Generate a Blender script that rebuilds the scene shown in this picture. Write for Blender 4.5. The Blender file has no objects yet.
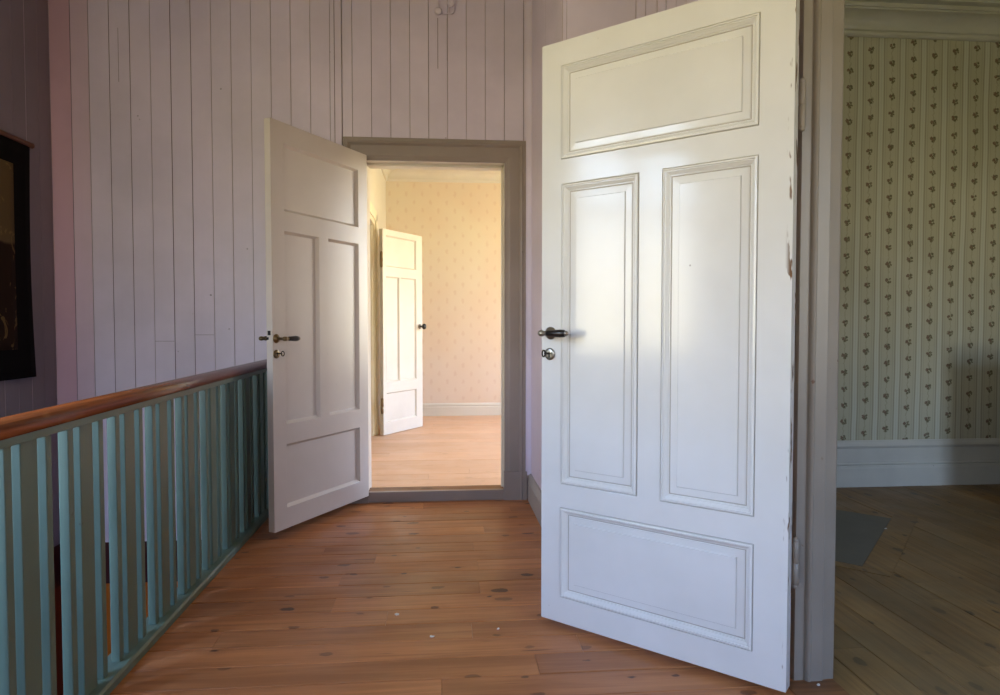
import bpy, bmesh, math, random
from mathutils import Vector, Matrix
random.seed(7)
SC = bpy.context.scene
COL = SC.collection
PI = math.pi

# ------------------------------------------------------------------ helpers
def lin(r, g, b):
    f = lambda c: (c/255/12.92) if c/255 <= 0.04045 else ((c/255+0.055)/1.055)**2.4
    return (f(r), f(g), f(b), 1.0)

class MB:
    """collects faces (each with a material slot and a tone) and links them as one mesh object"""
    def __init__(s): s.v=[]; s.f=[]; s.m=[]; s.t=[]; s.sm=[]
    def add(s, vs, fs, m=0, tone=(0.5,0.5,0.5), smooth=False):
        o=len(s.v); s.v+= [tuple(p) for p in vs]; s.t += [tone]*len(vs)
        for f in fs: s.f.append([o+i for i in f]); s.m.append(m); s.sm.append(smooth)
    def box(s, x0,x1,y0,y1,z0,z1, m=0, tone=(0.5,0.5,0.5)):
        v=[(x0,y0,z0),(x1,y0,z0),(x1,y1,z0),(x0,y1,z0),(x0,y0,z1),(x1,y0,z1),(x1,y1,z1),(x0,y1,z1)]
        s.add(v,[(0,3,2,1),(4,5,6,7),(0,1,5,4),(1,2,6,5),(2,3,7,6),(3,0,4,7)],m,tone)
    def prism(s, pts, fn, z0, z1, mats=None, m=0, tone=(0.5,0.5,0.5), smooth=False):
        """closed polygon pts (a,b) swept from z0 to z1, fn(a,b,c)->xyz; mats = slot of each side"""
        n=len(pts)
        v=[fn(a,b,z0) for a,b in pts]+[fn(a,b,z1) for a,b in pts]
        o=len(s.v); s.v+=[tuple(p) for p in v]; s.t+=[tone]*len(v)
        for i in range(n):
            j=(i+1)%n; s.f.append([o+i,o+j,o+n+j,o+n+i]); s.m.append(mats[i] if mats else m); s.sm.append(smooth)
        s.f.append([o+i for i in range(n)][::-1]); s.m.append(m); s.sm.append(False)
        s.f.append([o+n+i for i in range(n)]); s.m.append(m); s.sm.append(False)
    def tube(s, path, r, n=10, m=0, caps=True):
        P=[Vector(p) for p in path]; R=r if isinstance(r,(list,tuple)) else [r]*len(P)
        rings=[]; up=None
        for i,p in enumerate(P):
            d=(P[min(i+1,len(P)-1)]-P[max(i-1,0)]).normalized()
            if up is None: up=Vector((0,0,1)) if abs(d.z)<.9 else Vector((1,0,0))
            a=d.cross(up)
            if a.length<1e-5: a=d.cross(Vector((0,1,0)))
            a.normalize(); b=d.cross(a).normalized(); up=-b if False else up
            rings.append([p+(a*math.cos(2*PI*k/n)+b*math.sin(2*PI*k/n))*R[i] for k in range(n)])
        v=[q for rg in rings for q in rg]; f=[]
        for i in range(len(P)-1):
            for k in range(n):
                k2=(k+1)%n; f.append((i*n+k,i*n+k2,(i+1)*n+k2,(i+1)*n+k))
        s.add(v,f,m,smooth=True)
        if caps:
            s.add(rings[0],[tuple(range(n))[::-1]],m); s.add(rings[-1],[tuple(range(n))],m)
    def lathe(s, prof, base, axis, n=20, m=0):
        """prof: (distance along axis, radius)"""
        A=Vector(axis).normalized(); U=A.orthogonal().normalized(); W=A.cross(U); B=Vector(base)
        v=[B+A*h+(U*math.cos(2*PI*k/n)+W*math.sin(2*PI*k/n))*max(r,1e-4) for h,r in prof for k in range(n)]
        f=[(i*n+k,i*n+(k+1)%n,(i+1)*n+(k+1)%n,(i+1)*n+k) for i in range(len(prof)-1) for k in range(n)]
        f.append(tuple(range(n))[::-1]); f.append(tuple((len(prof)-1)*n+k for k in range(n)))
        s.add(v,f,m,smooth=True)
    def build(s, name, mats, parent=None, bevel=0, fix=True, autosmooth=None):
        me=bpy.data.meshes.new(name); me.from_pydata(s.v,[],s.f)
        if not isinstance(mats,(list,tuple)): mats=[mats]
        for mt in mats: me.materials.append(mt)
        for p,mi,sm in zip(me.polygons,s.m,s.sm): p.material_index=mi; p.use_smooth=sm
        ca=me.color_attributes.new('tone','FLOAT_COLOR','POINT')
        for i,t in enumerate(s.t): ca.data[i].color=(t[0],t[1],t[2],1)
        if fix:
            bm=bmesh.new(); bm.from_mesh(me); bmesh.ops.recalc_face_normals(bm,faces=bm.faces); bm.to_mesh(me); bm.free()
        me.update()
        o=bpy.data.objects.new(name,me); COL.objects.link(o)
        if parent: o.parent=parent
        if bevel:
            b=o.modifiers.new('bevel','BEVEL'); b.width=bevel; b.segments=2; b.limit_method='ANGLE'; b.angle_limit=math.radians(40)
        return o

def tag(o, label=None, cat=None, group=None, kind=None):
    if label: o['label']=label
    if cat: o['category']=cat
    if group: o['group']=group
    if kind: o['kind']=kind
    return o
def struct(o, label, cat): return tag(o,label,cat,kind='structure')
def empty(name, loc=(0,0,0), rz=0):
    o=bpy.data.objects.new(name,None); COL.objects.link(o); o.location=loc; o.rotation_euler=(0,0,rz); o.empty_display_size=.05
    return o

# ------------------------------------------------------------------ node materials
class N:
    def __init__(s,name):
        s.mat=bpy.data.materials.new(name); s.mat.use_nodes=True; s.t=s.mat.node_tree
        s.t.nodes.clear(); s.out=s.t.nodes.new('ShaderNodeOutputMaterial'); s.b=s.t.nodes.new('ShaderNodeBsdfPrincipled')
        s.t.links.new(s.b.outputs[0],s.out.inputs[0])
    def n(s,typ,**kw):
        nd=s.t.nodes.new('ShaderNode'+typ)
        for k,v in kw.items(): setattr(nd,k,v)
        return nd
    def set(s,sock,val):
        if isinstance(val,bpy.types.NodeSocket): s.t.links.new(val,sock)
        else: sock.default_value=val
    def math(s,op,a,b=None,c=None,clamp=False):
        nd=s.n('Math',operation=op,use_clamp=clamp); s.set(nd.inputs[0],a)
        if b is not None: s.set(nd.inputs[1],b)
        if c is not None: s.set(nd.inputs[2],c)
        return nd.outputs[0]
    def mix(s,f,a,b,typ='MIX'):
        nd=s.n('Mix',data_type='RGBA',blend_type=typ); s.set(nd.inputs[0],f); s.set(nd.inputs[6],a); s.set(nd.inputs[7],b)
        return nd.outputs[2]
    def obj(s): return s.n('TexCoord').outputs['Object']
    def mapping(s,vec,scale=(1,1,1),loc=(0,0,0),rot=(0,0,0)):
        nd=s.n('Mapping'); s.set(nd.inputs[0],vec); nd.inputs[1].default_value=loc; nd.inputs[2].default_value=rot; nd.inputs[3].default_value=scale
        return nd.outputs[0]
    def noise(s,vec,scale,detail=3,rough=.5,dist=0):
        nd=s.n('TexNoise'); s.set(nd.inputs['Vector'],vec); nd.inputs['Scale'].default_value=scale; nd.inputs['Detail'].default_value=detail
        nd.inputs['Roughness'].default_value=rough; nd.inputs['Distortion'].default_value=dist
        return nd.outputs['Fac']
    def voro(s,vec,scale,out='Distance',feature='F1',rand=1):
        nd=s.n('TexVoronoi',feature=feature); s.set(nd.inputs['Vector'],vec); nd.inputs['Scale'].default_value=scale; nd.inputs['Randomness'].default_value=rand
        return nd.outputs[out]
    def ramp(s,f,lo,hi,a=0.,b=1.,clamp=True):
        nd=s.n('MapRange',interpolation_type='SMOOTHSTEP' if clamp else 'LINEAR'); s.set(nd.inputs[0],f)
        nd.inputs[1].default_value=lo; nd.inputs[2].default_value=hi; nd.inputs[3].default_value=a; nd.inputs[4].default_value=b
        return nd.outputs[0]
    def sep(s,vec):
        nd=s.n('SeparateXYZ'); s.set(nd.inputs[0],vec); return nd.outputs
    def comb(s,x,y,z):
        nd=s.n('CombineXYZ'); s.set(nd.inputs[0],x); s.set(nd.inputs[1],y); s.set(nd.inputs[2],z); return nd.outputs[0]
    def tone(s):
        return s.n('Attribute',attribute_name='tone').outputs['Color']
    def bump(s,h,strength=.2,dist=.01):
        nd=s.n('Bump'); s.set(nd.inputs['Height'],h); nd.inputs['Strength'].default_value=strength; nd.inputs['Distance'].default_value=dist
        s.t.links.new(nd.outputs[0],s.b.inputs['Normal'])
    def fin(s,color,rough=.5,metal=0,spec=None):
        s.set(s.b.inputs['Base Color'],color); s.set(s.b.inputs['Roughness'],rough); s.set(s.b.inputs['Metallic'],metal)
        if spec is not None: s.set(s.b.inputs['Specular IOR Level'],spec)
        return s.mat

def paint(name, col, rough=.45, var=.06, spots=.0, bump=.06, tone=False, spec=.5, spotcol=(60,50,45), sps=9.0, spr=.035):
    """brushed old oil paint with slight unevenness and a few small dirt spots"""
    m=N(name); c=m.obj()
    n1=m.noise(c,2.2,4,.6); n2=m.noise(m.mapping(c,(60,60,3)),1.0,3,.6)
    dark=tuple(x*(1-2.6*var) for x in col[:3])+(1,)
    base=m.mix(m.ramp(n1,.3,.72),dark,col)
    if tone:
        base=m.mix(1.0,base,m.tone(),'MULTIPLY')
    if spots:
        v=m.math('ADD',m.voro(c,sps),m.math('MULTIPLY',m.math('SUBTRACT',m.noise(c,sps*9,3,.7),.5),spr*3)); k=m.math('MULTIPLY',m.ramp(v,spr,spr*1.5,1,0),m.ramp(m.noise(c,3.1,2),.52,.6))
        base=m.mix(m.math('MULTIPLY',k,spots),base,lin(*spotcol))
    h=m.math('ADD',m.math('MULTIPLY',n2,.6),m.math('MULTIPLY',m.noise(c,14,3),.5))
    m.bump(h,bump,.006)
    return m.fin(base,m.ramp(n1,.2,.8,rough-.05,rough+.07),0,spec)

def plain(name,col,rough=.5,metal=0,spec=.5,var=.1,scale=30):
    m=N(name); c=m.obj(); n=m.noise(c,scale,3)
    return m.fin(m.mix(n,tuple(x*(1-var) for x in col[:3])+(1,),tuple(min(1,x*(1+var)) for x in col[:3])+(1,)),rough,metal,spec)

def planks_mat(name, light, dark, knot, along='x', rough=.35, dust=None, dustamt=.0, bright=1.0, spec=.5, wear=0, tv0=.36):
    m=N(name); c=m.obj(); t=m.sep(m.tone()); xyz=m.sep(c)
    a,b=(xyz[0],xyz[1]) if along=='x' else (xyz[1],xyz[0])
    off=m.math('MULTIPLY',t[1],37.0)
    g=m.comb(m.math('ADD',a,off),m.math('ADD',b,m.math('MULTIPLY',t[2],11.0)),0.0)
    grain=m.noise(m.mapping(g,(1.6,38,1)),1.0,5,.62,.6)
    fine=m.noise(m.mapping(g,(5,160,1)),1.0,2,.5)
    big=m.noise(m.mapping(g,(1.1,5,1)),1.0,3,.5,.4)
    f=m.math('ADD',m.math('MULTIPLY',grain,.55),m.math('MULTIPLY',big,.45))
    base=m.mix(m.ramp(f,.36,.66),dark,light)
    base=m.mix(m.math('MULTIPLY',m.ramp(fine,.55,.75),.25),base,dark)
    # per board tone
    tv=m.math('ADD',m.math('MULTIPLY',t[0],tv0),1-tv0/2)
    tc=m.comb(tv,tv,tv); base=m.mix(1.0,base,tc,'MULTIPLY')
    # knots
    kv=m.n('TexVoronoi',feature='F1',voronoi_dimensions='2D'); m.set(kv.inputs['Vector'],m.mapping(g,(4.2,7.6,1))); kv.inputs['Scale'].default_value=1.0
    dn=m.math('ADD',kv.outputs['Distance'],m.math('MULTIPLY',m.math('SUBTRACT',m.noise(g,34,3),.5),.16))
    cs_=m.sep(kv.outputs['Color']); sel=cs_[0]
    on=m.ramp(sel,.36,.38); rad=m.math('ADD',m.math('MULTIPLY',m.math('POWER',cs_[1],2.0),.10),.035)
    k=m.math('MULTIPLY',m.ramp(m.math('SUBTRACT',dn,rad),-.012,.03,1,0),on)
    k=m.math('MULTIPLY',k,m.math('ADD',m.math('MULTIPLY',cs_[2],.5),.5))
    ring=m.math('MULTIPLY',m.ramp(m.math('SUBTRACT',dn,rad),0,.26,1,0),on)
    base=m.mix(m.math('MULTIPLY',ring,.34),base,dark)
    base=m.mix(m.math('MULTIPLY',k,.9),base,knot)
    # dark scratches along the grain
    sv=m.noise(m.mapping(g,(2.6,30,1),(3,9,0)),1.0,2,.5); sc=m.math('MULTIPLY',m.ramp(sv,.66,.72),m.ramp(m.noise(g,1.7,1),.48,.56))
    base=m.mix(m.math('MULTIPLY',sc,.6),base,knot)
    r=m.ramp(m.noise(c,3.2,4,.6),.3,.7,rough-.06,rough+.14)
    if dust:
        d=m.math('MULTIPLY',m.ramp(m.noise(c,2.3,5,.65),.35,.7),dustamt); base=m.mix(d,base,dust)
    m.bump(m.math('ADD',grain,m.math('MULTIPLY',k,-.8)),.12,.004)
    return m.fin(base,r,0,spec)

MAUVE=lin(220,209,225)
M_board=paint('mauve board paint',MAUVE,.42,.05,.55,.10,tone=True)
M_groove=plain('grime in the board joints',lin(140,126,134),.8)
M_groove_soft=plain('painted board joints',lin(184,170,178),.6)
M_mauve=paint('mauve plain paint',MAUVE,.42,.05,.5,.08)
M_band=paint('oxblood dado band',lin(66,14,14),.5,.05)
M_ochre=paint('ochre dado paint',lin(205,112,28),.5,.06)
M_ochre_shaded=paint('shade-darkened ochre dado paint',lin(98,20,22),.5,.06)  # ochre dado of the left wall, its shade mixed into the colour
M_white=None
M_cream=paint('cream door paint',lin(204,194,184),.33,.03,.15,.05)
M_taupe=paint('taupe casing paint',lin(150,136,127),.40,.06,.5,.10)
M_greige=paint('greige jamb paint',lin(150,140,128),.40,.06,.8,.10,spotcol=(104,66,42),sps=20.0,spr=.085)
M_teal=paint('blue green railing paint',lin(102,125,111),.42,.07,.45,.08)
M_baseboard=paint('grey baseboard paint',lin(165,160,156),.42,.06,.5,.08)
M_whitetrim=paint('white baseboard paint',lin(206,206,196),.4,.05,.4,.06)
M_ceiling=paint('ceiling paint',lin(226,222,214),.7,.03,0,.03)
M_warmtrim=paint('cream mid room paint',lin(214,206,190),.4,.03,0,.03)
M_brass=plain('aged brass',lin(132,114,84),.32,1,.5,.15)
M_nickel=plain('worn nickel',lin(150,146,136),.32,1,.5,.15)
M_ebony=plain('black ebonised grip',lin(22,19,18),.28,0,.5,.2)
M_iron=plain('dark iron',lin(40,36,34),.5,.6,.5,.2)
M_dark=plain('dark void',lin(18,15,13),.9)
M_handrail=None
M_floor=planks_mat('pine floor',lin(196,132,83),lin(162,103,61),lin(64,38,28),'x',.38,spec=.4,tv0=.26)
M_floor_r=planks_mat('dusty pine floor',lin(148,116,70),lin(112,84,48),lin(46,34,22),'y',.5,lin(114,98,68),.6)
M_floor_m=planks_mat('pale painted floor',lin(214,172,136),lin(208,164,126),lin(196,152,114),'x',.45,tv0=.10)
M_hearth=plain('dull sheet iron',lin(98,96,86),.6,.05,.5,.2,6)
M_thresh=planks_mat('worn threshold wood',lin(150,104,64),lin(110,72,42),lin(60,40,26),'x',.5)

def mat_door_white():
    m=N('gloss white door paint'); c=m.obj(); xyz=m.sep(c)
    n1=m.noise(c,2.0,4,.6)
    base=m.mix(m.ramp(n1,.3,.7),lin(212,211,206),lin(221,220,216))
    v=m.voro(c,13.0); k=m.math('MULTIPLY',m.ramp(v,.03,.05,1,0),m.ramp(m.noise(c,4.3,2),.56,.62))
    base=m.mix(m.math('MULTIPLY',k,.55),base,lin(120,105,92))
    # chipped paint along the hinge edge
    e=m.ramp(xyz[0],.004,.02,1,0); ch=m.ramp(m.noise(m.mapping(c,(30,30,7)),1.0,3,.6),.57,.62)
    base=m.mix(m.math('MULTIPLY',e,ch),base,lin(112,84,58))
    m.bump(m.math('ADD',m.noise(m.mapping(c,(3,3,26)),1.0,3,.6),m.math('MULTIPLY',m.noise(c,9,3),1.2)),.05,.006)
    return m.fin(base,m.ramp(n1,.2,.8,.10,.17),0,.32)
M_white=mat_door_white()
M_crease=plain('dirt line in the moulding',lin(168,160,148),.7)

def mat_handrail():
    m=N('varnished brown handrail'); c=m.obj()
    g=m.noise(m.mapping(c,(30,1.2,30)),1.0,4,.6,.5)
    base=m.mix(m.ramp(g,.3,.7),lin(92,44,20),lin(150,82,40))
    w=m.math('MULTIPLY',m.ramp(m.noise(m.mapping(c,(9,2.5,9)),1.0,3,.6),.6,.68),.35)
    base=m.mix(w,base,lin(186,128,74))
    m.bump(g,.06,.003)
    return m.fin(base,.27,0,.6)
M_handrail=mat_handrail()

def mat_wallpaper_flowers():
    m=N('striped flower wallpaper'); c=m.obj(); s=m.sep(c)
    P=.1445; V=.107
    wob=m.math('MULTIPLY',m.math('SUBTRACT',m.noise(c,1.1,2),.5),.22)
    u=m.math('ADD',m.math('MULTIPLY',m.math('SUBTRACT',s[0],2.738),1/P),m.math('ADD',.5,wob))
    ci=m.math('FLOOR',u); fu=m.math('SUBTRACT',m.math('FRACT',u),.5)
    v=m.math('ADD',m.math('MULTIPLY',m.math('SUBTRACT',s[2],2.805),1/V),m.math('ADD',m.math('MULTIPLY',ci,-.27),.5))
    vi=m.math('FLOOR',v); fv=m.math('SUBTRACT',m.math('FRACT',v),.5)
    fx=m.math('MULTIPLY',fu,P); fz=m.math('MULTIPLY',fv,V)
    seed=m.math('ADD',m.math('MULTIPLY',ci,3.7),m.math('MULTIPLY',vi,1.9))
    loc=m.comb(fx,fz,seed)
    nz=m.noise(loc,75,2,.5)
    def blob(x,z,r):
        dx=m.math('SUBTRACT',fx,x); dz=m.math('SUBTRACT',fz,z)
        d=m.math('SQRT',m.math('ADD',m.math('MULTIPLY',dx,dx),m.math('MULTIPLY',dz,dz)))
        d=m.math('ADD',d,m.math('MULTIPLY',m.math('SUBTRACT',nz,.5),.024))
        return m.ramp(d,r*.75,r*1.15,1,0)
    b1=blob(-.009,.004,.012); b2=blob(.010,.010,.010); b3=blob(.002,-.010,.011); b4=blob(.015,-.004,.006)
    fl=m.math('MAXIMUM',m.math('MAXIMUM',b1,b2),m.math('MAXIMUM',b3,b4))
    # faint trailing stem between the sprays
    st=m.math('MULTIPLY',m.ramp(m.math('ABSOLUTE',m.math('ADD',fx,m.math('MULTIPLY',m.math('SUBTRACT',m.noise(loc,30,1),.5),.03))),.002,.005,1,0),.28)
    au=m.math('ABSOLUTE',fu)             # .5 = midway between two columns of flowers
    ground=m.mix(m.ramp(m.noise(c,1.2,3),.3,.7),lin(178,176,152),lin(192,190,166))
    pale=m.ramp(au,.40,.42); base=m.mix(m.math('MULTIPLY',pale,.55),ground,lin(208,212,198))
    l1=m.math('MULTIPLY',m.ramp(au,.335,.35),m.ramp(au,.375,.39,1,0)); base=m.mix(m.math('MULTIPLY',l1,.55),base,lin(122,120,108))
    l2=m.math('MULTIPLY',m.ramp(au,.23,.245),m.ramp(au,.265,.28,1,0)); base=m.mix(m.math('MULTIPLY',l2,.22),base,lin(130,126,112))
    l3=m.ramp(au,.475,.49); base=m.mix(m.math('MULTIPLY',l3,.25),base,lin(150,150,140))
    base=m.mix(st,base,lin(118,108,84))
    fcol=m.mix(b1,lin(82,76,48),lin(96,60,48)); fcol=m.mix(b2,fcol,lin(72,72,44)); fcol=m.mix(m.ramp(m.noise(loc,140,1),.55,.65),fcol,lin(150,130,104))
    base=m.mix(m.math('MULTIPLY',fl,.80),base,fcol)
    m.bump(m.noise(c,3.5,3),.10,.02)
    return m.fin(base,.72,0,.3)
M_wp_flower=mat_wallpaper_flowers()

def mat_wallpaper_peach():
    m=N('peach sprig wallpaper'); c=m.obj(); s=m.sep(c)
    P=.185; V=.187
    def lattice(ox,oz):
        u=m.math('ADD',m.math('MULTIPLY',m.math('SUBTRACT',s[0],.058-ox),1/P),.5); fu=m.math('MULTIPLY',m.math('SUBTRACT',m.math('FRACT',u),.5),P)
        v=m.math('ADD',m.math('MULTIPLY',m.math('SUBTRACT',s[2],1.142-oz),1/V),.5); fv=m.math('MULTIPLY',m.math('SUBTRACT',m.math('FRACT',v),.5),V)
        n=m.math('MULTIPLY',m.math('SUBTRACT',m.noise(c,45,2),.5),.03)
        d=m.math('SQRT',m.math('ADD',m.math('MULTIPLY',fu,fu),m.math('MULTIPLY',m.math('MULTIPLY',fv,fv),.32)))
        return m.ramp(m.math('ADD',d,n),.008,.022,1,0)
    k=m.math('MAXIMUM',lattice(0,0),lattice(P/2,V/2))
    base=m.mix(m.ramp(s[2],.2,2.3),lin(220,200,180),lin(222,208,182))
    base=m.mix(m.math('MULTIPLY',m.ramp(m.noise(c,1.1,2),.4,.6),.4),base,lin(218,190,162))
    base=m.mix(m.math('MULTIPLY',k,.20),base,lin(190,146,116))
    return m.fin(base,.7,0,.3)
M_wp_peach=mat_wallpaper_peach()

def mat_tapestry():
    m=N('faded figured tapestry'); c=m.obj(); s=m.sep(c)
    up=m.ramp(m.math('ADD',s[2],m.math('MULTIPLY',m.noise(c,6,3),.05)),-.50,-.48)
    base=m.mix(up,lin(48,31,22),lin(104,84,54))
    k=m.ramp(m.noise(m.mapping(c,(1,9,7)),1.0,3,.7,1.2),.60,.64); base=m.mix(m.math('MULTIPLY',k,.6),base,lin(140,112,66))
    w=m.n('TexWave',wave_type='BANDS',bands_direction='Z'); m.set(w.inputs[0],c); w.inputs['Scale'].default_value=90
    m.bump(w.outputs['Fac'],.15,.003)
    return m.fin(base,.9,0,.1)
M_tap=mat_tapestry()
M_blackcloth=plain('black cloth border',lin(20,16,16),.95,0,.1,.3,60)
M_rod=plain('brown wooden rod',lin(96,50,28),.4,0,.5,.25,12)
M_chip=plain('fallen paint flake',lin(232,230,224),.6)

# ------------------------------------------------------------------ room sizes
YB=3.98            # face of the boarded back wall
XL=-2.18           # boarded left wall of the stairwell
XS=0.53            # short right wall beside the far doorway
YJ=2.946           # step in the right wall
XR=1.0             # right wall with the wide opening
CEIL=3.15
LOW=-2.7
DL,DR,DT=-.44,.372,2.03     # far door opening

# boarded wall: every board is one tongue with chamfered edges, all in one wall mesh
def boarded(name, edges, fn, z0, z1, T=.12, openings=(), zones=None, tones=None, label='', cat='wall', cracks=()):
    mb=MB()
    ed=sorted(set(edges+[e for op in openings for e in op[:2]]))
    soft={e for op in openings for e in op[:2]}
    for i in range(len(ed)-1):
        a0,a1=ed[i],ed[i+1]
        if a1-a0<.004: continue
        mid=(a0+a1)/2
        rnd=random.Random(int(a0*1000)+len(name)); 
        k=.965+.05*rnd.random(); tn=(k,k*(.99+.015*rnd.random()),k)
        if tones: tn=tones(mid,tn)
        gl=.0014+.0012*rnd.random(); gr=.0014+.0012*rnd.random(); gd=.003+.002*rnd.random()
        m1=1 if rnd.random()<.42 else 2
        zc=sorted({z0,z1}|{z for z in (zones or ()) if z0<z<z1}|{z for op in openings if op[0]-1e-4<mid<op[1]+1e-4 for z in op[2:4] if z0<z<z1})
        for za,zb in zip(zc[:-1],zc[1:]):
            zm=(za+zb)/2
            if any(op[0]<mid<op[1] and op[2]<zm<op[3] for op in openings): continue
            slot=0
            if zones:
                slot=0 if zm>zones[1] else (3 if zm>zones[0] else 4)
            g=slot if slot else m1
            pts=[(a0,T),(a0,gd),(a0+gl,0),(a1-gr,0),(a1,gd),(a1,T)]
            mats=[slot,g,slot,(slot if slot else m1),slot,slot]
            mb.prism(pts,fn,za,zb,mats,slot,tn)
    return mb

# back wall boards (joints read off the photograph's rhythm of about eleven centimetres)
be=[-2.30,-2.18,-2.068]+[-2.082+.1108*k for k in range(1,14)]
be=[e for e in be if e<-.58]+[-.615,-.572,-.515,-.404,-.294,-.183,-.074,.037,.148,.259,.372,.487,.53]
be=sorted(set(round(e,4) for e in be))
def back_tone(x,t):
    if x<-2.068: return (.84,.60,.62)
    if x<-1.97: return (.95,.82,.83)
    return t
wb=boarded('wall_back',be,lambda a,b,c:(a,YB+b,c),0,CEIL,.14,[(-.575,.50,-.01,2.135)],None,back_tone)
# a few board ends and open cracks in the old boards
for (xa,xb,za,zb) in ((-1.42,-1.312,.992,.9945),(-1.638,-1.532,.956,.9582),(-1.812,-1.8095,2.42,2.72),(-.0215,-.0175,2.552,2.845),(.0335,.0355,2.60,2.845)):
    wb.box(xa,xb,YB-.0004,YB+.002,za,zb,1,(.8,.8,.8))
o=wb.build('wall_back',[M_board,M_groove,M_groove_soft,M_band,M_ochre])
struct(o,'mauve painted vertical board wall around the far doorway','wall')
lo=[e for e in be if e<-1.0]+[-1.0]
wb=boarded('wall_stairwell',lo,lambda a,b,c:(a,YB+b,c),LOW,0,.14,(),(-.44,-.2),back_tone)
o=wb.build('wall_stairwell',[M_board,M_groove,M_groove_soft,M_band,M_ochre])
struct(o,'lower stairwell wall with dark red band over ochre dado behind the railing','wall')

# left wall with the stairwell window (outside the frame of the picture)
WY0,WY1,WZ0,WZ1=.36,1.40,.80,2.42
le=[3.98-.112*k for k in range(0,50)]+[-1.5]; le=sorted(e for e in le if e>=-1.5)
wl=boarded('wall_left',le,lambda a,b,c:(XL-b,a,c),LOW,CEIL,.14,[(WY0,WY1,WZ0,WZ1)],(-.44,-.2),None)
M_board_shaded=paint('shade-darkened mauve board paint',lin(140,126,134),.5,.06,.4,.10,tone=True)  # same mauve boards, the left wall's shade put into a darker colour
o=wl.build('wall_left',[M_board_shaded,M_groove,M_groove_soft,M_band,M_ochre_shaded])
struct(o,'mauve boarded side wall of the stairwell, coloured darker for its shade, behind the black hanging','wall')

# window in the left wall: frame, mullion, transom, panes
def casement(name, fn, a0,a1,z0,z1, mat, label):
    mb=MB()
    fr=.05
    def bx(u0,u1,w0,w1,d0=.03,d1=.09):
        pts=[(u0,d0),(u1,d0),(u1,d1),(u0,d1)]; mb.prism(pts,fn,w0,w1)
    bx(a0,a0+fr,z0,z1); bx(a1-fr,a1,z0,z1); bx(a0,a1,z0,z0+fr); bx(a0,a1,z1-fr,z1)
    mid=(a0+a1)/2; bx(mid-.035,mid+.035,z0,z1); 
    tz=z0+(z1-z0)*.68; bx(a0,a1,tz-.03,tz+.03)
    bx(a0-.08,a0,z0-.08,z1+.08,-.02,.0); bx(a1,a1+.08,z0-.08,z1+.08,-.02,.0); bx(a0,a1,z1,z1+.08,-.02,0); bx(a0-.1,a1+.1,z0-.04,z0,-.05,0)
    o=mb.build(name,mat); return struct(o,label,'window')
casement('window_1',lambda a,b,c:(XL-b,a,c),WY0,WY1,WZ0,WZ1,M_whitetrim,'white casement window in the stairwell side wall')

# right walls: short wall, step and wall with the opening
def plainwall(name, boxes, mats, label, bev=0):
    mb=MB()
    for b in boxes: mb.box(*b[:6],m=b[6] if len(b)>6 else 0,tone=(1,1,1))
    return struct(mb.build(name,mats,bevel=bev),label,'wall')
wr=boarded('wall_right_far',[YJ,3.42,YB],lambda a,b,c:(XS+b,a,c),0,CEIL,.02)
struct(wr.build('wall_right_far',[M_board,M_groove_soft,M_groove_soft]),'narrow mauve wall between the far doorway and the large open door','wall')
mb=boarded('wall_step',[XS+.02,.862,.906,.958,1.0],lambda a,b,c:(a,YJ+b,c),0,CEIL,.05)
struct(mb.build('wall_step',[M_board,M_groove_soft,M_groove_soft]),'mauve wall stepping out behind the top of the large door','wall')
OY0,OY1,OT=1.0,1.845,2.06
WO0,WO1=.962,1.955
mb=boarded('wall_right',[-1.5,-1.38]+[-1.38+.12*k for k in range(1,36)]+[WO0,WO1,YJ],lambda a,b,c:(XR+b,a,c),0,CEIL,.13,[(WO0,WO1,-.01,OT+.04)])
for i in range(len(mb.v)):
    pass
struct(mb.build('wall_right',[M_board,M_groove,M_groove_soft]),'mauve boarded wall holding the opening to the wallpapered room','wall')
BX0,BX1,BZ0,BZ1=-2.0,-1.0,.75,2.40
plainwall('wall_rear',[(XL-.14,BX0,-1.62,-1.5,LOW,CEIL),(BX1,XR+.13,-1.62,-1.5,LOW,CEIL),(BX0,BX1,-1.62,-1.5,LOW,BZ0),(BX0,BX1,-1.62,-1.5,BZ1,CEIL)],[M_mauve],'mauve wall behind the viewpoint')
casement('window_4',lambda a,b,c:(a,-1.5-b,c),BX0,BX1,BZ0,BZ1,M_whitetrim,'landing window behind the viewpoint')
plainwall('wall_under_landing',[(-1.06,-1.0,-1.5,YB,LOW,-.24)],[M_mauve],'plastered wall below the landing edge')

# ceilings and floors
def slab(name,b,mat,label,cat):
    mb=MB(); mb.box(*b); return struct(mb.build(name,mat),label,cat)
slab('ceiling_landing',(XL-.14,XR+.13,-1.62,YB+.14,CEIL,CEIL+.1),M_ceiling,'painted ceiling over the landing','ceiling')
slab('ceiling_far_room',(-.8,3.2,YB+.14,7.9,2.83,2.93),M_warmtrim,'cream ceiling of the bright far room','ceiling')
slab('ceiling_right_room',(XR+.13,5.8,-.6,4.2,3.06,3.16),M_ceiling,'shaded ceiling of the wallpapered room','ceiling')
slab('floor_stairwell',(XL-.14,-1.0,-1.62,YB,LOW-.1,LOW),M_floor_r,'floor at the foot of the stairwell','floor')

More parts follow.
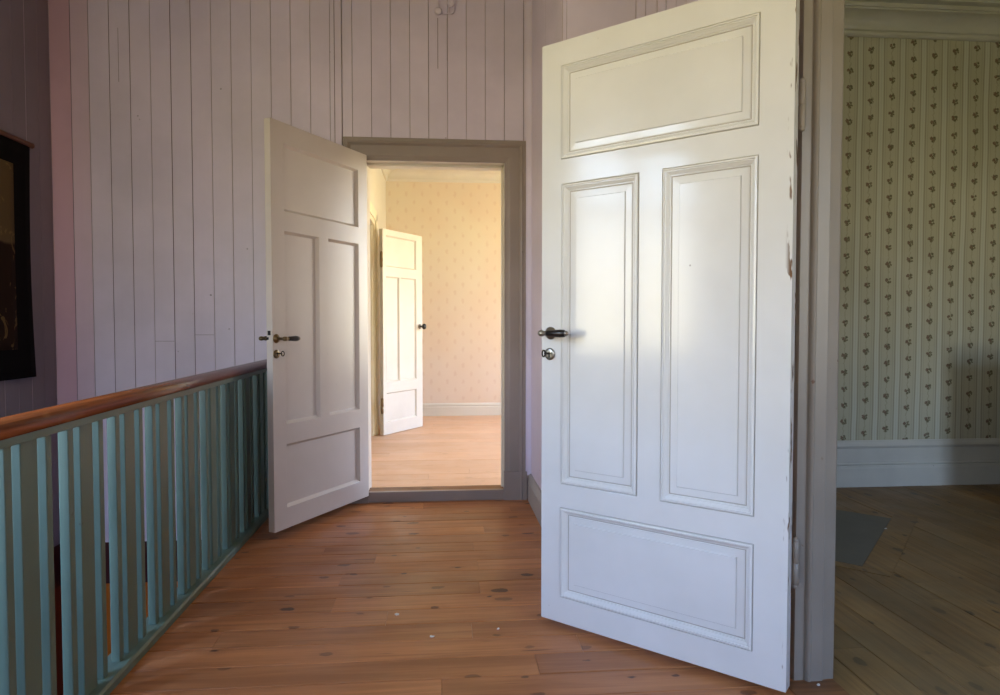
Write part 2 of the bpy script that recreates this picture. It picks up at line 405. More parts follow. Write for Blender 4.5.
def planks(name, x0,x1,y0,y1, along, w, phase, mat, label, joints=None, T=.03, gap=.0016, z=0):
    mb=MB(); rnd=random.Random(len(label)*7)
    c0,c1=(y0,y1) if along=='x' else (x0,x1); a0,a1=(x0,x1) if along=='x' else (y0,y1)
    e=[]; k=math.floor((c0-phase)/w)
    while phase+k*w<c1:
        e.append(phase+k*w); k+=1
    e=[max(c0,q) for q in e]+[c1]
    for i in range(len(e)-1):
        b0,b1=e[i],e[i+1]
        if b1-b0<.004: continue
        cuts=[a0]
        fixed=(joints or {}).get(i)
        if fixed: cuts+=fixed
        else:
            q=a0+rnd.uniform(.3,3.2)
            while q<a1-.4: cuts.append(q); q+=rnd.uniform(2.2,4.2)
        cuts.append(a1)
        for q0,q1 in zip(cuts[:-1],cuts[1:]):
            tn=(rnd.random(),rnd.random(),rnd.random()); dz=rnd.uniform(-.0008,.0008); g=gap*rnd.uniform(.5,1.6); ch=.0015
            pts=[(b0+g/2,-T),(b1-g/2,-T),(b1-g/2,z+dz-ch),(b1-g/2-ch,z+dz),(b0+g/2+ch,z+dz),(b0+g/2,z+dz-ch)]
            fn=(lambda a,b,c:(c,a,b)) if along=='x' else (lambda a,b,c:(a,c,b))
            mb.prism(pts,fn,q0+.0006,q1-.0006,None,0,tn)
    mb.box(x0,x1,y0,y1,-T-.02,-T-.001,1)
    return struct(mb.build(name,[mat,M_dark]),label,'floor')
# boards of the landing run parallel to the back wall
k0=math.floor((-1.5-2.08)/.1238)
def idx(y): return int(math.floor((y-2.08)/.1238)-k0)
J={idx(3.14):[-.55,.146],idx(3.02):[-.3,.9],idx(2.88):[.153],idx(2.77):[-.42,.75],idx(2.64):[.148],idx(2.40):[-.2],idx(2.27):[-.75,.1],idx(2.15):[.45]}
planks('floor_landing',-1.0,XR+.06,-1.5,YB+.02,'x',.1238,2.08,M_floor,'varnished pine plank floor of the landing',J,gap=.0036)
planks('floor_right_room',XR+.06,5.8,-.6,4.12,'y',.135,.02,M_floor_r,'dusty worn plank floor of the wallpapered room',gap=.0022)
planks('floor_far_room',-.8,3.2,YB+.17,7.9,'x',.16,.05,M_floor_m,'pale sunlit plank floor of the far room',gap=.001)
mb=MB(); mb.box(-1.0,-.985,-1.5,YB,-.24,-.002); struct(mb.build('trim_landing_edge',M_teal),'painted edge board of the landing','trim')

# ------------------------------------------------------------------ right room shell
mb=MB(); mb.box(XR+.13,5.7,4.1,4.14,0,3.06); struct(mb.build('wall_back_right_room',M_wp_flower),'striped wallpaper wall with columns of small flower sprays','wall')
mb=MB(); RW0,RW1,RZ0,RZ1=2.1,3.0,.85,2.35
for b in ((XR+.13,RW0,-.74,-.6,0,3.06),(RW1,5.6,-.74,-.6,0,3.06),(RW0,RW1,-.74,-.6,0,RZ0),(RW0,RW1,-.74,-.6,RZ1,3.06)): mb.box(*b)
struct(mb.build('wall_front_right_room',M_wp_flower),'window wall of the wallpapered room','wall')
mb=MB(); mb.box(5.6,5.74,-.74,4.14,0,3.06); struct(mb.build('wall_side_right_room',M_wp_flower),'side wall of the wallpapered room','wall')
casement('window_2',lambda a,b,c:(a,-.6-b,c),RW0,RW1,RZ0,RZ1,M_whitetrim,'window of the wallpapered room')
# two-step baseboard: lower board, flat, moulded cap
def sweep(name, prof, fn, a0, a1, mat, label, cat='trim'):
    mb=MB(); mb.prism(prof,fn,a0,a1); return struct(mb.build(name,mat),label,cat)
bprof=[(0,0),(.030,0),(.030,.120),(.026,.135),(.022,.140),(.028,.146),(.028,.150),(.020,.156),(.018,.250),(.026,.258),(.030,.268),(.024,.280),(.014,.292),(.010,.300),(0,.300)]
sweep('baseboard_right_room',bprof,lambda a,b,c:(c,4.1-a,b),XR+.13,5.6,M_whitetrim,'tall white moulded baseboard under the flowered wallpaper','baseboard')
cp=[(0,0),(.018,0),(.030,.010),(.030,.020),(.016,.026),(.016,.034),(.030,.040),(.030,.044)]
cp+=[(.030+.10*(1-math.cos(t*PI/2/8)),.044+.085*math.sin(t*PI/2/8)) for t in range(1,9)]
cp+=[(.130,.140),(.146,.142),(.150,.158),(.138,.164),(.138,.170),(.185,.174),(.185,.2),(0,.2)]
sweep('trim_cornice_right_room',cp,lambda a,b,c:(c,4.1-a,2.885+b*.9),XR+.13,5.6,M_whitetrim,'stepped plaster cornice above the flowered wallpaper','cornice')

# hearth plate of the corner stove, set at forty five degrees, with its border boards
hx,hy=1.814,2.715
du=Vector((.672,.740,0)).normalized(); dv=Vector((-.72,.69,0)).normalized()
mb=MB()
def para(mb,u0,u1,v0,v1,z0,z1,m=0):
    B=Vector((hx,hy,0)); P=[B+du*u+dv*v for u,v in ((u0,v0),(u1,v0),(u1,v1),(u0,v1))]
    vs=[(p.x,p.y,z0) for p in P]+[(p.x,p.y,z1) for p in P]
    mb.add(vs,[(3,2,1,0),(4,5,6,7),(0,1,5,4),(1,2,6,5),(2,3,7,6),(3,0,4,7)],m,(.6,.3,.8))
para(mb,0,.90,0,.55,.001,.0045)
tag(mb.build('hearth_plate',M_hearth,bevel=.001),'dull grey sheet metal hearth plate let into the dusty plank floor','hearth plate')
mb=MB(); para(mb,-.0,1.02,-.115,-.002,.001,.0035); para(mb,-.06,-.002,-.115,.6,.001,.0035)
tag(mb.build('hearth_border',M_floor_r),'plain wooden border boards edging the grey hearth plate','floor border')

cd=empty('added_shadow_chest',(3.66,3.21,0)); tag(cd,'low brown chest of drawers added out of view to shade the flowered wallpaper','chest of drawers')  # unseen piece, added to throw a shadow on the lower right wallpaper
mb=MB(); mb.box(-.46,.46,-.24,.25,.06,.92); mb.box(-.48,.48,-.26,.27,.92,.95)
for qx in (-.44,.38):
    for qy in (-.22,.17): mb.box(qx,qx+.06,qy,qy+.06,0,.06)
mb.build('carcass',M_rod,cd,.003)
for q in range(3):
    mb=MB(); mb.box(-.43,.43,-.256,-.238,.09+q*.275,.345+q*.275); dd=mb.build('drawer',M_rod,cd,.003)
    for kx in (-.25,.25):
        mb=MB(); mb.lathe([(0,.012),(.015,.008),(.024,.015),(.03,.012),(.031,0)],(kx,-.256,.22+q*.275),(0,-1,0),14); mb.build('drawer_knob',M_brass,dd)
# ------------------------------------------------------------------ far room shell
XM=-.63; MY=7.72
mb=MB(); mb.box(-.9,3.2,MY,MY+.1,0,2.83); struct(mb.build('wall_back_far_room',M_wp_peach),'peach sprigged wallpaper wall of the far room','wall')
mb=MB(); mb.box(XM-.14,XM,YB+.14,5.45,0,2.83); mb.box(XM-.14,XM,6.40,MY,0,2.83); mb.box(XM-.14,XM,5.45,6.40,2.02,2.83)
struct(mb.build('wall_left_far_room',M_warmtrim),'cream side wall of the far room','wall')
mb=MB()
for b in ((2.8,2.94,YB+.14,4.9,0,2.83),(2.8,2.94,7.1,MY,0,2.83),(2.8,2.94,4.9,7.1,0,.7),(2.8,2.94,4.9,7.1,2.5,2.83)): mb.box(*b)
struct(mb.build('wall_right_far_room',M_wp_peach),'window wall of the far room','wall')
casement('window_3',lambda a,b,c:(2.8+b,a,c),4.9,7.1,.7,2.5,M_whitetrim,'sunny window of the far room')
mb=MB()
for b in ((-.9,DL-.03,YB+.14,YB+.20,0,2.83),(DR+.03,3.0,YB+.14,YB+.20,0,2.83),(DL-.03,DR+.03,YB+.14,YB+.20,DT+.03,2.83)): mb.box(*b)
struct(mb.build('wall_front_far_room',M_warmtrim),'inner face of the wall around the far doorway','wall')
mb=MB(); mb.box(-1.9,-1.8,5.0,6.9,0,2.83); mb.box(-1.8,XM-.14,5.0,5.05,0,2.83); mb.box(-1.8,XM-.14,6.85,6.9,0,2.83); mb.box(-1.9,XM-.14,5.0,6.9,2.4,2.5); mb.box(-1.9,XM-.14,5.0,6.9,-.05,0)
struct(mb.build('wall_side_closet',M_warmtrim),'recess behind the side doorway of the far room','wall')
mprof=[(0,0),(.022,0),(.022,.10),(.016,.112),(.020,.122),(.014,.140),(.008,.147),(0,.147)]
sweep('baseboard_far_room',mprof,lambda a,b,c:(c,MY-a,b),XM,2.8,M_warmtrim,'cream baseboard below the peach wallpaper','baseboard')
mc=[(0,0),(.012,0),(.016,.012),(.022,.02)]+[(.022+.075*(1-math.cos(t*PI/2/6)),.02+.085*math.sin(t*PI/2/6)) for t in range(1,7)]+[(.11,.112),(.12,.12),(.12,.15),(0,.15)]
mb=MB(); mb.prism(mc,lambda a,b,c:(c,MY-a,2.682+b),XM,2.8); mb.prism(mc,lambda a,b,c:(XM+a,c,2.682+b),YB+.2,MY)
struct(mb.build('trim_cornice_far_room',M_warmtrim),'cream cornice round the ceiling of the far room','cornice')
# jamb of the side doorway in the far room
mb=MB()
mb.box(XM-.14,XM+.004,6.375,6.41,0,2.02); mb.box(XM-.14,XM+.004,5.44,5.47,0,2.02); mb.box(XM-.14,XM+.004,5.44,6.41,1.99,2.03)
mb.box(XM,XM+.018,6.41,6.50,0,2.10); mb.box(XM,XM+.018,5.36,5.44,0,2.10); mb.box(XM,XM+.018,5.36,6.50,2.03,2.12); mb.box(XM-.06,XM-.02,6.355,6.376,0,2.0)
struct(mb.build('trim_side_doorway',paint('olive cream jamb paint',lin(236,226,196),.45,.05),bevel=.003),'olive cream casing of the side doorway in the far room','door casing')

# ------------------------------------------------------------------ far doorway casing (mitred moulding), lining, threshold
cs=[(0,0),(0,.010),(.008,.010),(.012,.014),(.018,.015),(.026,.020),(.034,.0215),(.084,.0215),(.090,.027),(.094,.034),(.102,.037),(.108,.034),(.110,.028),(.124,.029),(.128,.025),(.128,0)]
def casing(name, a0,a1,top, prof, fn, mat, label, legs0=0.0, extra=None):
    """fn(a, depth, z): profile swept up the left, across the head, down the right with mitres"""
    mb=MB(); n=len(prof)
    st=[lambda w,d:(a0-w,d,legs0),lambda w,d:(a0-w,d,top+w),lambda w,d:(a1+w,d,top+w),lambda w,d:(a1+w,d,legs0)]
    vs=[fn(*s_(w,d)) for s_ in st for w,d in prof]; fs=[]
    for s_ in range(3):
        for i in range(n):
            j=(i+1)%n; fs.append((s_*n+i,s_*n+j,(s_+1)*n+j,(s_+1)*n+i))
    fs.append(tuple(range(n))); fs.append(tuple(3*n+i for i in range(n)))
    mb.add(vs,fs)
    if extra: extra(mb)
    return struct(mb.build(name,mat),label,'door casing')
def plinths(mb):
    mb.box(DR-.004,DR+.134,YB-.034,YB,0,.172); mb.box(DL-.134,DL+.004,YB-.034,YB,0,.172)
casing('trim_far_doorway',DL,DR,DT-.02,cs,lambda a,d,z:(a,YB-d,z),M_taupe,'taupe moulded casing around the far doorway with plinth block',0,plinths)
mb=MB(); mb.box(DL-.03,DL,YB-.003,YB+.205,0,DT); mb.box(DR,DR+.03,YB-.003,YB+.205,0,DT); mb.box(DL-.03,DR+.03,YB-.003,YB+.205,DT-.02,DT+.03)
mb.box(DR-.012,DR,YB+.06,YB+.10,0,DT-.02); mb.box(DL,DR,YB+.06,YB+.10,DT-.035,DT-.02)
struct(mb.build('trim_far_doorway_lining',M_warmtrim,bevel=.002),'cream lining inside the far doorway','door lining')
mb=MB(); mb.box(DL,DR,YB-.022,YB+.01,0,.062,0); mb.box(DL,DR,YB+.01,YB+.11,0,.060,1,(.4,.2,.9)); mb.box(DL,DR,YB+.11,YB+.2,0,.02,1,(.4,.2,.9))
struct(mb.build('trim_threshold',[M_taupe,M_thresh],bevel=.004),'grey fronted raised wooden threshold of the far doorway','threshold')
# corner bead and baseboard by the far doorway
mb=MB(); pts=[(XS,YB)]+[(XS-.042*math.cos(t*PI/2/6),YB-.042*math.sin(t*PI/2/6)) for t in range(7)]
mb.prism(pts,lambda a,b,c:(a,b,c),.15,CEIL,smooth=False)
struct(mb.build('trim_corner_bead',M_mauve),'mauve rounded corner moulding right of the far doorway','corner moulding')
lb=[(0,0),(.02,0),(.02,.115),(.014,.130),(.018,.140),(.010,.158),(0,.160)]
sweep('baseboard_right',lb,lambda a,b,c:(XS-a,c,b),YJ,YB-.03,M_baseboard,'grey baseboard between the far doorway and the large door','baseboard')
sweep('baseboard_step',lb,lambda a,b,c:(c,YJ-a,b),XS,XR,M_baseboard,'grey baseboard behind the large door','baseboard')

# ------------------------------------------------------------------ jamb and casing of the right opening
jp=[(1.032,1.852),(1.062,1.852),(1.064,1.842),(1.068,1.838),(1.073,1.837),(1.077,1.840),(1.112,1.840),(1.116,1.846),(1.150,1.852),(1.156,1.856),(1.158,1.96),(1.032,1.96)]
mb=MB(); mb.prism(jp,lambda a,b,c:(a,b,c),0,OT+.02)
mb.box(1.004,1.148,.96,OY0+.003,0,OT+.02); mb.box(1.004,1.148,.96,1.95,OT,OT+.05)
mb.box(1.064,1.108,OY0,OY0+.012,0,OT)
struct(mb.build('trim_right_doorway',M_greige),'scuffed greige door jamb at the right edge of the large door','door jamb')
casing('trim_right_doorway_casing',.97,1.95,OT+.03,cs,lambda a,d,z:(XR-d,a,z),M_greige,'greige casing of the opening behind the large door')
casing('trim_right_doorway_casing_inner',.97,1.95,OT+.03,[(0,0),(0,.012),(.09,.012),(.09,0)],lambda a,d,z:(XR+.145+d,a,z),M_greige,'casing of the opening on the wallpapered room side')
mb=MB(); mb.box(XR-.005,1.150,OY0,1.85,0,.003,0,(.5,.1,.7)); struct(mb.build('trim_right_threshold',M_thresh,bevel=.001),'flat worn threshold strip of the right opening','threshold')

# ------------------------------------------------------------------ panelled doors
def ring_panel(mb, x0,x1,z0,z1, prof, y=0., sg=1, mats=None, m=0):
    """concentric rectangular rings (inset, height); the last ring is filled"""
    R=[]
    for t,h in prof: R.append([(x0+t,y+sg*h,z0+t),(x1-t,y+sg*h,z0+t),(x1-t,y+sg*h,z1-t),(x0+t,y+sg*h,z1-t)])
    for i in range(len(R)-1):
        vs=R[i]+R[i+1]; mb.add(vs,[(k,(k+1)%4,4+(k+1)%4,4+k) for k in range(4)],mats[i] if mats else m)
    mb.add(R[-1],[(0,1,2,3)],m)
def door_leaf(name, W, z0, z1, T, panels, prof, mats, loc, rz, sg, pmats=None, mat_body=None):
    """body lies behind y=0 on the -sg side; panels: (x0,x1,z0,z1)"""
    root=empty(name,loc,rz)
    mb=MB()
    # face frame as a grid with holes so that each panel sits in a real opening
    xs=sorted({0,W}|{p[0] for p in panels}|{p[1] for p in panels}); zs=sorted({z0,z1}|{p[2] for p in panels}|{p[3] for p in panels})
    def hole(x,z): return any(p[0]<x<p[1] and p[2]<z<p[3] for p in panels)
    for y in (0,-sg*T):
        for i in range(len(xs)-1):
            for k in range(len(zs)-1):
                if hole((xs[i]+xs[i+1])/2,(zs[k]+zs[k+1])/2): continue
                mb.add([(xs[i],y,zs[k]),(xs[i+1],y,zs[k]),(xs[i+1],y,zs[k+1]),(xs[i],y,zs[k+1])],[(0,1,2,3)])
    for p in panels:
        for (xa,za,xb,zb) in ((p[0],p[2],p[1],p[2]),(p[1],p[2],p[1],p[3]),(p[1],p[3],p[0],p[3]),(p[0],p[3],p[0],p[2])):
            mb.add([(xa,0,za),(xb,0,zb),(xb,-sg*T,zb),(xa,-sg*T,za)],[(0,1,2,3)])
    for (xa,za,xb,zb) in ((0,z0,W,z0),(W,z0,W,z1),(W,z1,0,z1),(0,z1,0,z0)):
        mb.add([(xa,0,za),(xb,0,zb),(xb,-sg*T,zb),(xa,-sg*T,za)],[(0,1,2,3)])
    fr=mb.build('stiles_and_rails',mats[0],root)
    bm=bmesh.new(); bm.from_mesh(fr.data); bmesh.ops.remove_doubles(bm,verts=bm.verts,dist=1e-5); bmesh.ops.recalc_face_normals(bm,faces=bm.faces); bm.to_mesh(fr.data); bm.free()
    b=fr.modifiers.new('bevel','BEVEL'); b.width=.0022; b.segments=2; b.limit_method='ANGLE'
    for p in panels:
        mb=MB(); ring_panel(mb,*p,prof,0,sg,pmats)
        bk=[(t,h) for t,h in ((0,.0),(.012,-.010),(.02,-.010))]
        ring_panel(mb,*p,bk,-sg*T,-sg)
        mb.build('panel',mats,root)
    return root
def handle_set(root, s, z, y, sg, along, metal, grip, T, length=.092, lever=True, back=True):
    """rosette, neck and lever on the visible face (y=0 side, pointing sg) ; along = direction of the lever on x"""
    for side in ((1,) if not back else (1,-1)):
        yy=y if side==1 else y-sg*T; n=sg*side
        mb=MB(); mb.lathe([(0,.022),(.003,.022),(.006,.019),(.008,.014),(.014,.011),(.014,.0)],(s,yy,z),(0,n,0),24)
        h=mb.build('handle',metal,root)
        mb=MB(); mb.lathe([(.008,.008),(.030,.0065),(.048,.008),(.055,.011),(.064,.010),(.068,.004)],(s,yy,z),(0,n,0),16)
        mb.lathe([(-.016,.002),(-.014,.006),(-.010,.0095),(-.004,.011),(.004,.0105),(.008,.0085),(.012,.0075),(.016,.0095),(.019,.0095)],(s,yy+n*.055,z),(along,0,0),16)
        mb.build('handle_neck',metal,h)
        mb=MB(); mb.lathe([(.018,.0085),(.024,.0105),(.05,.0120),(.072,.0135),(length-.006,.0125),(length,.009)],(s,yy+n*.055,z),(along,0,0),18); mb.build('handle_grip',grip,h)
        mb=MB(); mb.lathe([(length-.001,.0095),(length+.004,.009),(length+.010,.005),(length+.013,.001)],(s,yy+n*.055,z),(along,0,0),14); mb.build('handle_cap',metal,h)
def keyplate(root, s, z, y, sg, metal, iron, kx=-1):
    mb=MB(); mb.lathe([(0,.021),(.003,.021),(.005,.018),(.006,.012),(.006,0)],(s,y,z),(0,sg,0),24); e=mb.build('escutcheon',metal,root)
    mb=MB(); mb.lathe([(0,.0045),(.0066,.0045),(.0066,0)],(s,y,z+.004),(0,sg,0),12); mb.box(s-.003,s+.003,y+min(0,sg*.0066),y+max(0,sg*.0066),z-.011,z+.003); mb.build('keyhole',iron,e)
    mb=MB(); mb.tube([(s,y+sg*.004,z+.003),(s,y+sg*.034,z+.003)],.0032,10)
    c=Vector((s,y+sg*.040,z+.003)); R=.0095
    mb.tube([(c.x,c.y+sg*R*.95*math.cos(t*2*PI/18),c.z+R*1.15*math.sin(t*2*PI/18)) for t in range(19)],.0026,8,caps=False)
    mb.build('key',iron,e)
def hinge(root, x, y, z, mat, L=.11, r=.0095, plate=None):
    mb=MB(); mb.lathe([(-.012,.002),(-.008,r*.8),(-.002,r),(0,r*.7),(.002,r),(L/2-.001,r),(L/2,r*.8),(L/2+.001,r),(L-.002,r),(L,r*.7),(L+.002,r),(L+.008,r*.8),(L+.012,.002)],(x,y,z),(0,0,1),16)
    if plate: mb.box(*plate,z,z+L)
    mb.build('hinge',mat,root)

# ---- the large white door (hinged on the right jamb, swung wide into the landing)
bigprof=[(0,0),(.0005,-.004),(.0025,-.004),(.0035,.003),(.0085,.0042),(.0100,.0005),(.0125,.0005),(.0140,-.002),(.0200,-.007),(.0212,-.0105),(.0240,-.0105),(.0252,-.0135),(.0275,-.0135),(.0295,-.0115),(.050,-.0105),(.0525,-.0062),(.055,-.0062)]
bigp=[(.092,.741,.111,.424),(.092,.378,.502,1.528),(.455,.738,.505,1.526),(.092,.741,1.608,1.922)]
big=door_leaf('door_1',.817,.022,2.003,.041,bigp,bigprof,[M_white,M_crease],(.955,1.755,0),math.radians(138.2),1,[0,1,0,0,0,0,0,0,0,0,0,1,0,0,0,0])
struct(big,'large white glossy panelled door swung open in the foreground','door')
handle_set(big,.780,1.022,0,1,-1,M_nickel,M_ebony,.041)
keyplate(big,.783,.950,0,1,M_nickel,M_iron)
for z in (1.60,.31): hinge(big,-.006,-.062,z,M_greige,.125,.0085)
mb=MB(); mb.box(.8165,.819,-.031,-.010,.90,1.08); mb.build('lock_plate',M_nickel,big)

# ---- the cream door of the far doorway, opened against the stairwell railing
K=.975
lz=lambda z:1.05+(z-1.05)*K
sprof=[(0,0),(.0015,-.001),(.013,-.0155),(.015,-.016),(.018,-.016)]
lp=[(.083*K,.696*K,lz(.131),lz(.452)),(.083*K,.357*K,lz(.555),lz(1.520)),(.432*K,.696*K,lz(.553),lz(1.518)),(.083*K,.696*K,lz(1.615),lz(1.948))]
lp=[tuple(p) for p in lp]
leftd=door_leaf('door_2',.785*K,lz(.027),lz(2.050),.036,lp,sprof,[M_cream],(-.429,3.918,0),math.radians(-119.2),1)
struct(leftd,'cream panelled door standing open beside the green railing','door')
handle_set(leftd,.760*K,lz(.983),0,1,-1,M_brass,M_ebony,.036)
keyplate(leftd,.760*K,lz(.907),0,1,M_brass,M_iron)
W2=.785*K
mb=MB(); mb.box(W2-.0005,W2+.0015,-.026,-.008,lz(.93),lz(1.05)); lk=mb.build('lock_plate',M_cream,leftd)
mb=MB(); mb.box(W2+.001,W2+.004,-.026,-.010,lz(1.0),lz(1.022)); mb.build('bolt_hole',M_iron,lk)
mb=MB(); mb.box(W2+.0015,W2+.008,-.030,-.022,lz(.978),lz(.99)); mb.build('latch_bolt',M_iron,lk)
for z in (.28,1.62): hinge(leftd,-.012,-.030,z,M_cream,.10,.008)

# ---- the white door inside the far room
mp=[(.05,.55,.120,.404),(.05,.26,.505,1.512),(.285,.55,.503,1.516),(.05,.55,1.602,1.900)]
mid=door_leaf('door_3',.655,.006,1.955,.04,mp,sprof,[M_warmtrim],(XM+.078,6.35,0),math.radians(57.6),-1)
struct(mid,'small white panelled door standing open inside the sunlit far room','door')
for side,yy,n in ((0,0,-1),(1,.04,1)):
    mb=MB(); mb.lathe([(0,.026),(.004,.026),(.007,.02),(.010,.012),(.010,0)],(.610,yy,1.035),(0,n,0),20); kn=mb.build('door_knob',M_nickel,mid)
    mb=MB(); mb.lathe([(.008,.010),(.03,.009),(.036,.016),(.044,.027),(.054,.030),(.064,.026),(.070,.014),(.072,0)],(.610,yy,1.035),(0,n,0),20); mb.build('knob_grip',M_ebony,kn)
for z in (.22,1.60): hinge(mid,-.012,.004,z,M_brass,.13,.013)

# ------------------------------------------------------------------ stair railing
rail=empty('stair_railing',(-.975,2.5,0)); tag(rail,'blue green stair railing with brown handrail along the landing edge','railing')
inv=Matrix.Translation((.975,-2.5,0))
RY0,RY1=.95,YB-.001
def ztop(y): return .845+.0066*(y-1.53)
def rpart(name,mb,mat,bevel=0):
    o=mb.build(name,mat,rail,bevel); o.data.transform(inv); return o
hp=[(.030*math.cos(t*2*PI/20)*(1.12 if abs(math.cos(t*2*PI/20))>.5 else 1.05)+-.972, -.024+.024*math.sin(t*2*PI/20)) for t in range(20)]
hp=[(-.972+.036*math.copysign(abs(math.cos(a))**.75,math.cos(a)),-.0245+.0225*math.copysign(abs(math.sin(a))**.75,math.sin(a))) for a in [t*2*PI/24 for t in range(24)]]
mb=MB(); mb.prism(hp,lambda a,b,c:(a,c,ztop(c)+b),RY0,RY1,smooth=True); rpart('handrail',mb,M_handrail)
mb=MB(); mb.prism([(-.996,-.064),(-.950,-.064),(-.950,-.042),(-.996,-.042)],lambda a,b,c:(a,c,ztop(c)+b),RY0+.02,RY1); rpart('top_rail',mb,M_teal,.003)
mb=MB(); mb.prism([(-1.03,0.0005),(-.944,0.0005),(-.944,.022),(-.950,.030),(-1.03,.030)],lambda a,b,c:(a,c,b),RY0,RY1); rpart('bottom_rail',mb,M_teal,.002)
G=.2548
for k in range(-4,8):
    A=2.077+G*k
    for off,d in ((0,.026),(.057,.066),(.157,.025)):
        y0,y1=A+off,A+off+d
        if y0<RY0+.02 or y1>RY1-.004: continue
        mb=MB(); mb.box(-.999,-.973,y0,y1,.030,ztop((y0+y1)/2)-.060); o=rpart('baluster',mb,M_teal,.002)

# ------------------------------------------------------------------ black wall hanging in the stairwell
hang=empty('wall_hanging',(XL+.02,3.3,1.98)); tag(hang,'black bordered cloth hanging on a wooden rod on the dark left wall','wall hanging')
iv=Matrix.Translation((-XL-.02,-3.3,-1.98))
def hpart(name,mb,mat,par=hang,bevel=0):
    o=mb.build(name,mat,par,bevel); o.data.transform(iv); return o
HY0,HY1=2.60,3.745
def cloth(y0,y1,z0,z1,x,th,ny=24,nz=20,flare=.0):
    mb=MB(); vs=[]; 
    for j in range(nz+1):
        v=j/nz
        for i in range(ny+1):
            u=i/ny; ye=y0+(y1-y0)*u; ye+=flare*(u-.5)*2*((1-v)**3)*1.0-.012*math.sin(v*PI)*(1 if u>.5 else -1)*(abs(u-.5)*2)**2*(1 if flare else 0)
            vs.append((x+.006*math.sin(u*9+v*2)*(1-v)+.003,ye,z0+(z1-z0)*v))
    n=len(vs); vs+= [(p[0]-th,p[1],p[2]) for p in vs]; W=ny+1; fs=[]
    for j in range(nz):
        for i in range(ny):
            a=j*W+i; fs.append((a,a+1,a+W+1,a+W)); fs.append((n+a,n+a+W,n+a+W+1,n+a+1))
    for i in range(ny):
        fs.append((i,n+i,n+i+1,i+1)); a=nz*W+i; fs.append((a,a+1,n+a+1,n+a))
    for j in range(nz):
        a=j*W; fs.append((a,a+W,n+a+W,n+a)); a=j*W+ny; fs.append((a,n+a,n+a+W,a+W))
    mb.add(vs,fs,smooth=True); return mb
hpart('border_cloth',cloth(HY0,HY1,.775,1.985,XL+.018,.004,flare=.008),M_blackcloth)
pp=hpart('figured_panel',cloth(HY0+.14,HY1-.148,.925,1.865,XL+.0225,.002),M_tap); pp['label']='faded brown and dark red figured centre cloth'
mb=MB(); mb.lathe([(0,.006),(.004,.014),(.012,.016),(.02,.0135),(1.27,.0135),(1.278,.016),(1.286,.014),(1.29,.006)],(XL+.018,HY1+.032-1.29,1.998),(0,1,0),16); hpart('hanging_rod',mb,M_rod)

# ------------------------------------------------------------------ old porcelain wiring knobs above the far doorway
def wiring_knob(x,z,label):
    mb=MB(); mb.lathe([(0,.013),(.012,.014),(.016,.020),(.020,.022),(.026,.022),(.029,.018),(.030,.008),(.0305,.003)],(x,YB,z),(0,-1,0),20)
    return tag(mb.build('porcelain_insulator',M_mauve),label,'insulator')
wiring_knob(-.015,2.874,'round painted porcelain insulator on the boards, lower left of the pair above far doorway')
wiring_knob(.058,2.922,'round painted porcelain insulator on the boards, upper right of the pair above far doorway')
mb=MB(); mb.tube([(-.015+.0,YB-.012,3.14),(-.015,YB-.012,2.89)],.0035,8)
mb.tube([(.062,YB-.014,3.14),(.062,YB-.014,2.94)],.0035,8)
L=[(.05,YB-.014,2.905)]+[(.058+.016*math.sin(t*PI/8-PI/2),YB-.012,2.882-.016*math.cos(t*PI/8-PI/2)) for t in range(0,9)]+[(.074,YB-.014,2.905)]
mb.tube(L,.0035,8); mb.tube([(.045,YB-.010,2.872),(.02,YB-.010,2.862),(-.005,YB-.012,2.866)],.003,8)
tag(mb.build('wiring_cable',M_mauve),'thin painted over cable looped round two porcelain insulators','cable')

# ------------------------------------------------------------------ paint flakes on the floors
def flake(x,y,r,seed,label,z=.001):
    rnd=random.Random(seed); mb=MB(); n=7
    top=[(x+r*rnd.uniform(.6,1.1)*math.cos(2*PI*k/n),y+r*.8*rnd.uniform(.6,1.1)*math.sin(2*PI*k/n)) for k in range(n)]
    mb.prism(top,lambda a,b,c:(a,b,c+(.0012 if c>z else 0)*math.sin(a*400)),z,z+.003)
    tag(mb.build('paint_flake',M_chip),label,'paint flake')
flake(-.165,2.406,.011,1,'largest white paint flake on the open pine floor')
flake(-.037,2.223,.008,2,'white paint flake on pine floor, nearer than the largest flake')
flake(1.085,1.815,.006,3,'small white paint flake at the foot of the scuffed door jamb',.005)
flake(2.264,3.201,.008,4,'small pale flake at the edge of the grey hearth plate',.006)
flake(.19,2.26,.005,5,'tiny pale flake on pine floor just left of the large door')

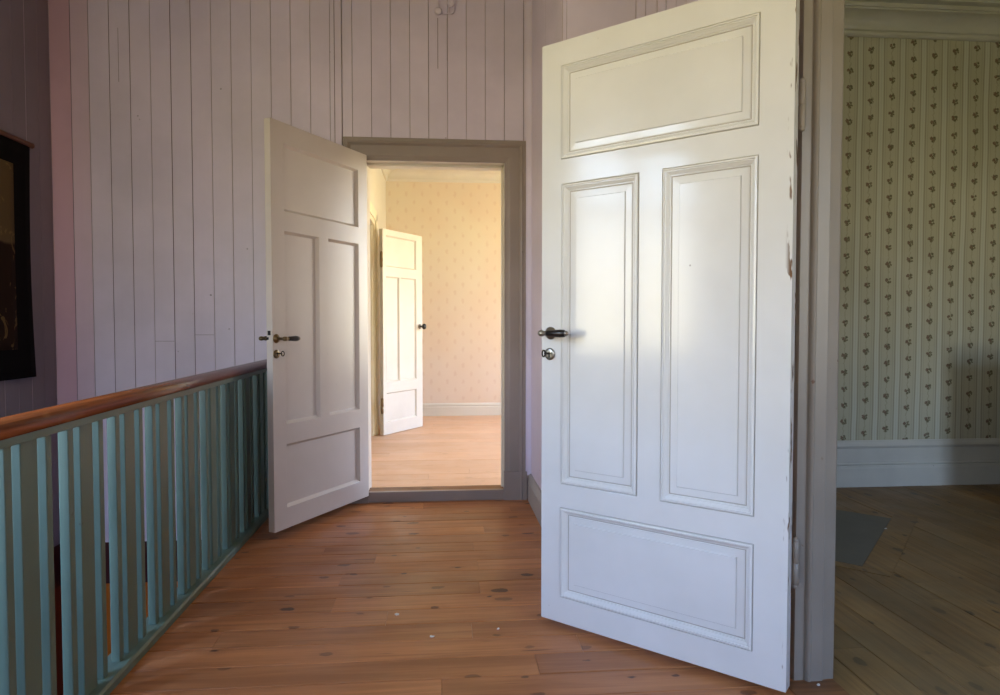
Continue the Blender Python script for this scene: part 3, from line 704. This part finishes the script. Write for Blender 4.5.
# ------------------------------------------------------------------ light
W=bpy.data.worlds.new('sky and garden'); SC.world=W; W.use_nodes=True; nt=W.node_tree; nt.nodes.clear()
out=nt.nodes.new('ShaderNodeOutputWorld'); bg=nt.nodes.new('ShaderNodeBackground'); tc=nt.nodes.new('ShaderNodeTexCoord'); sp=nt.nodes.new('ShaderNodeSeparateXYZ')
rp=nt.nodes.new('ShaderNodeValToRGB'); mr=nt.nodes.new('ShaderNodeMapRange'); mr.inputs[1].default_value=-1; mr.inputs[2].default_value=1
nt.links.new(tc.outputs['Generated'],sp.inputs[0]); nt.links.new(sp.outputs[2],mr.inputs[0]); nt.links.new(mr.outputs[0],rp.inputs[0])
e=rp.color_ramp.elements; e[0].position=0; e[0].color=(.40,.34,.15,1); e[1].position=1; e[1].color=(.46,.76,1.5,1)
for p,c in ((.40,(.54,.48,.24,1)),(.49,(.90,.80,.50,1)),(.54,(1.02,.98,.84,1)),(.60,(.74,.96,1.28,1)),(.72,(.62,.92,1.58,1))):
    q=e.new(p); q.color=c
nt.links.new(rp.outputs[0],bg.inputs[0]); bg.inputs[1].default_value=15.0; nt.links.new(bg.outputs[0],out.inputs[0])
def area(name,loc,rot,sx,sy,power,color,portal=False):
    l=bpy.data.lights.new(name,'AREA'); l.shape='RECTANGLE'; l.size=sx; l.size_y=sy; l.energy=power; l.color=color
    if portal: l.cycles.is_portal=True
    o=bpy.data.objects.new(name,l); COL.objects.link(o); o.location=loc; o.rotation_euler=rot; return o
H=PI/2
area('stairwell_window_light',(XL-.13,(WY0+WY1)/2,(WZ0+WZ1)/2),(0,-H,0),WZ1-WZ0,WY1-WY0,1,(1,1,1),True)     # faces +X
area('right_room_window_light',((RW0+RW1)/2,-.73,(RZ0+RZ1)/2),(H,0,0),RW1-RW0,RZ1-RZ0,1,(1,1,1),True)       # faces +Y
area('landing_window_light',((BX0+BX1)/2,-1.61,(BZ0+BZ1)/2),(H,0,0),BX1-BX0,BZ1-BZ0,1,(1,1,1),True)
area('far_room_window_light',(2.93,6.0,1.6),(0,H,0),1.8,2.2,1,(1,1,1),True)
area('far_room_sun_glow',(2.78,6.0,1.65),(0,H,0),1.6,2.0,24,(1,.88,.72))

# ------------------------------------------------------------------ camera
cam=bpy.data.cameras.new('camera'); co=bpy.data.objects.new('camera',cam); COL.objects.link(co); SC.camera=co
cam.sensor_width=36; cam.lens=24.012; cam.clip_start=.02
co.location=(0,0,1.05); co.rotation_euler=(PI/2-math.atan(22.5/667),0,-math.atan(58/667))
SC.view_settings.view_transform='Standard'; SC.view_settings.look='None'; SC.view_settings.exposure=.12
SC.cycles.use_denoising=True; SC.cycles.denoising_input_passes='RGB_ALBEDO_NORMAL'; SC.cycles.max_bounces=10; SC.cycles.diffuse_bounces=6; SC.cycles.sample_clamp_indirect=8
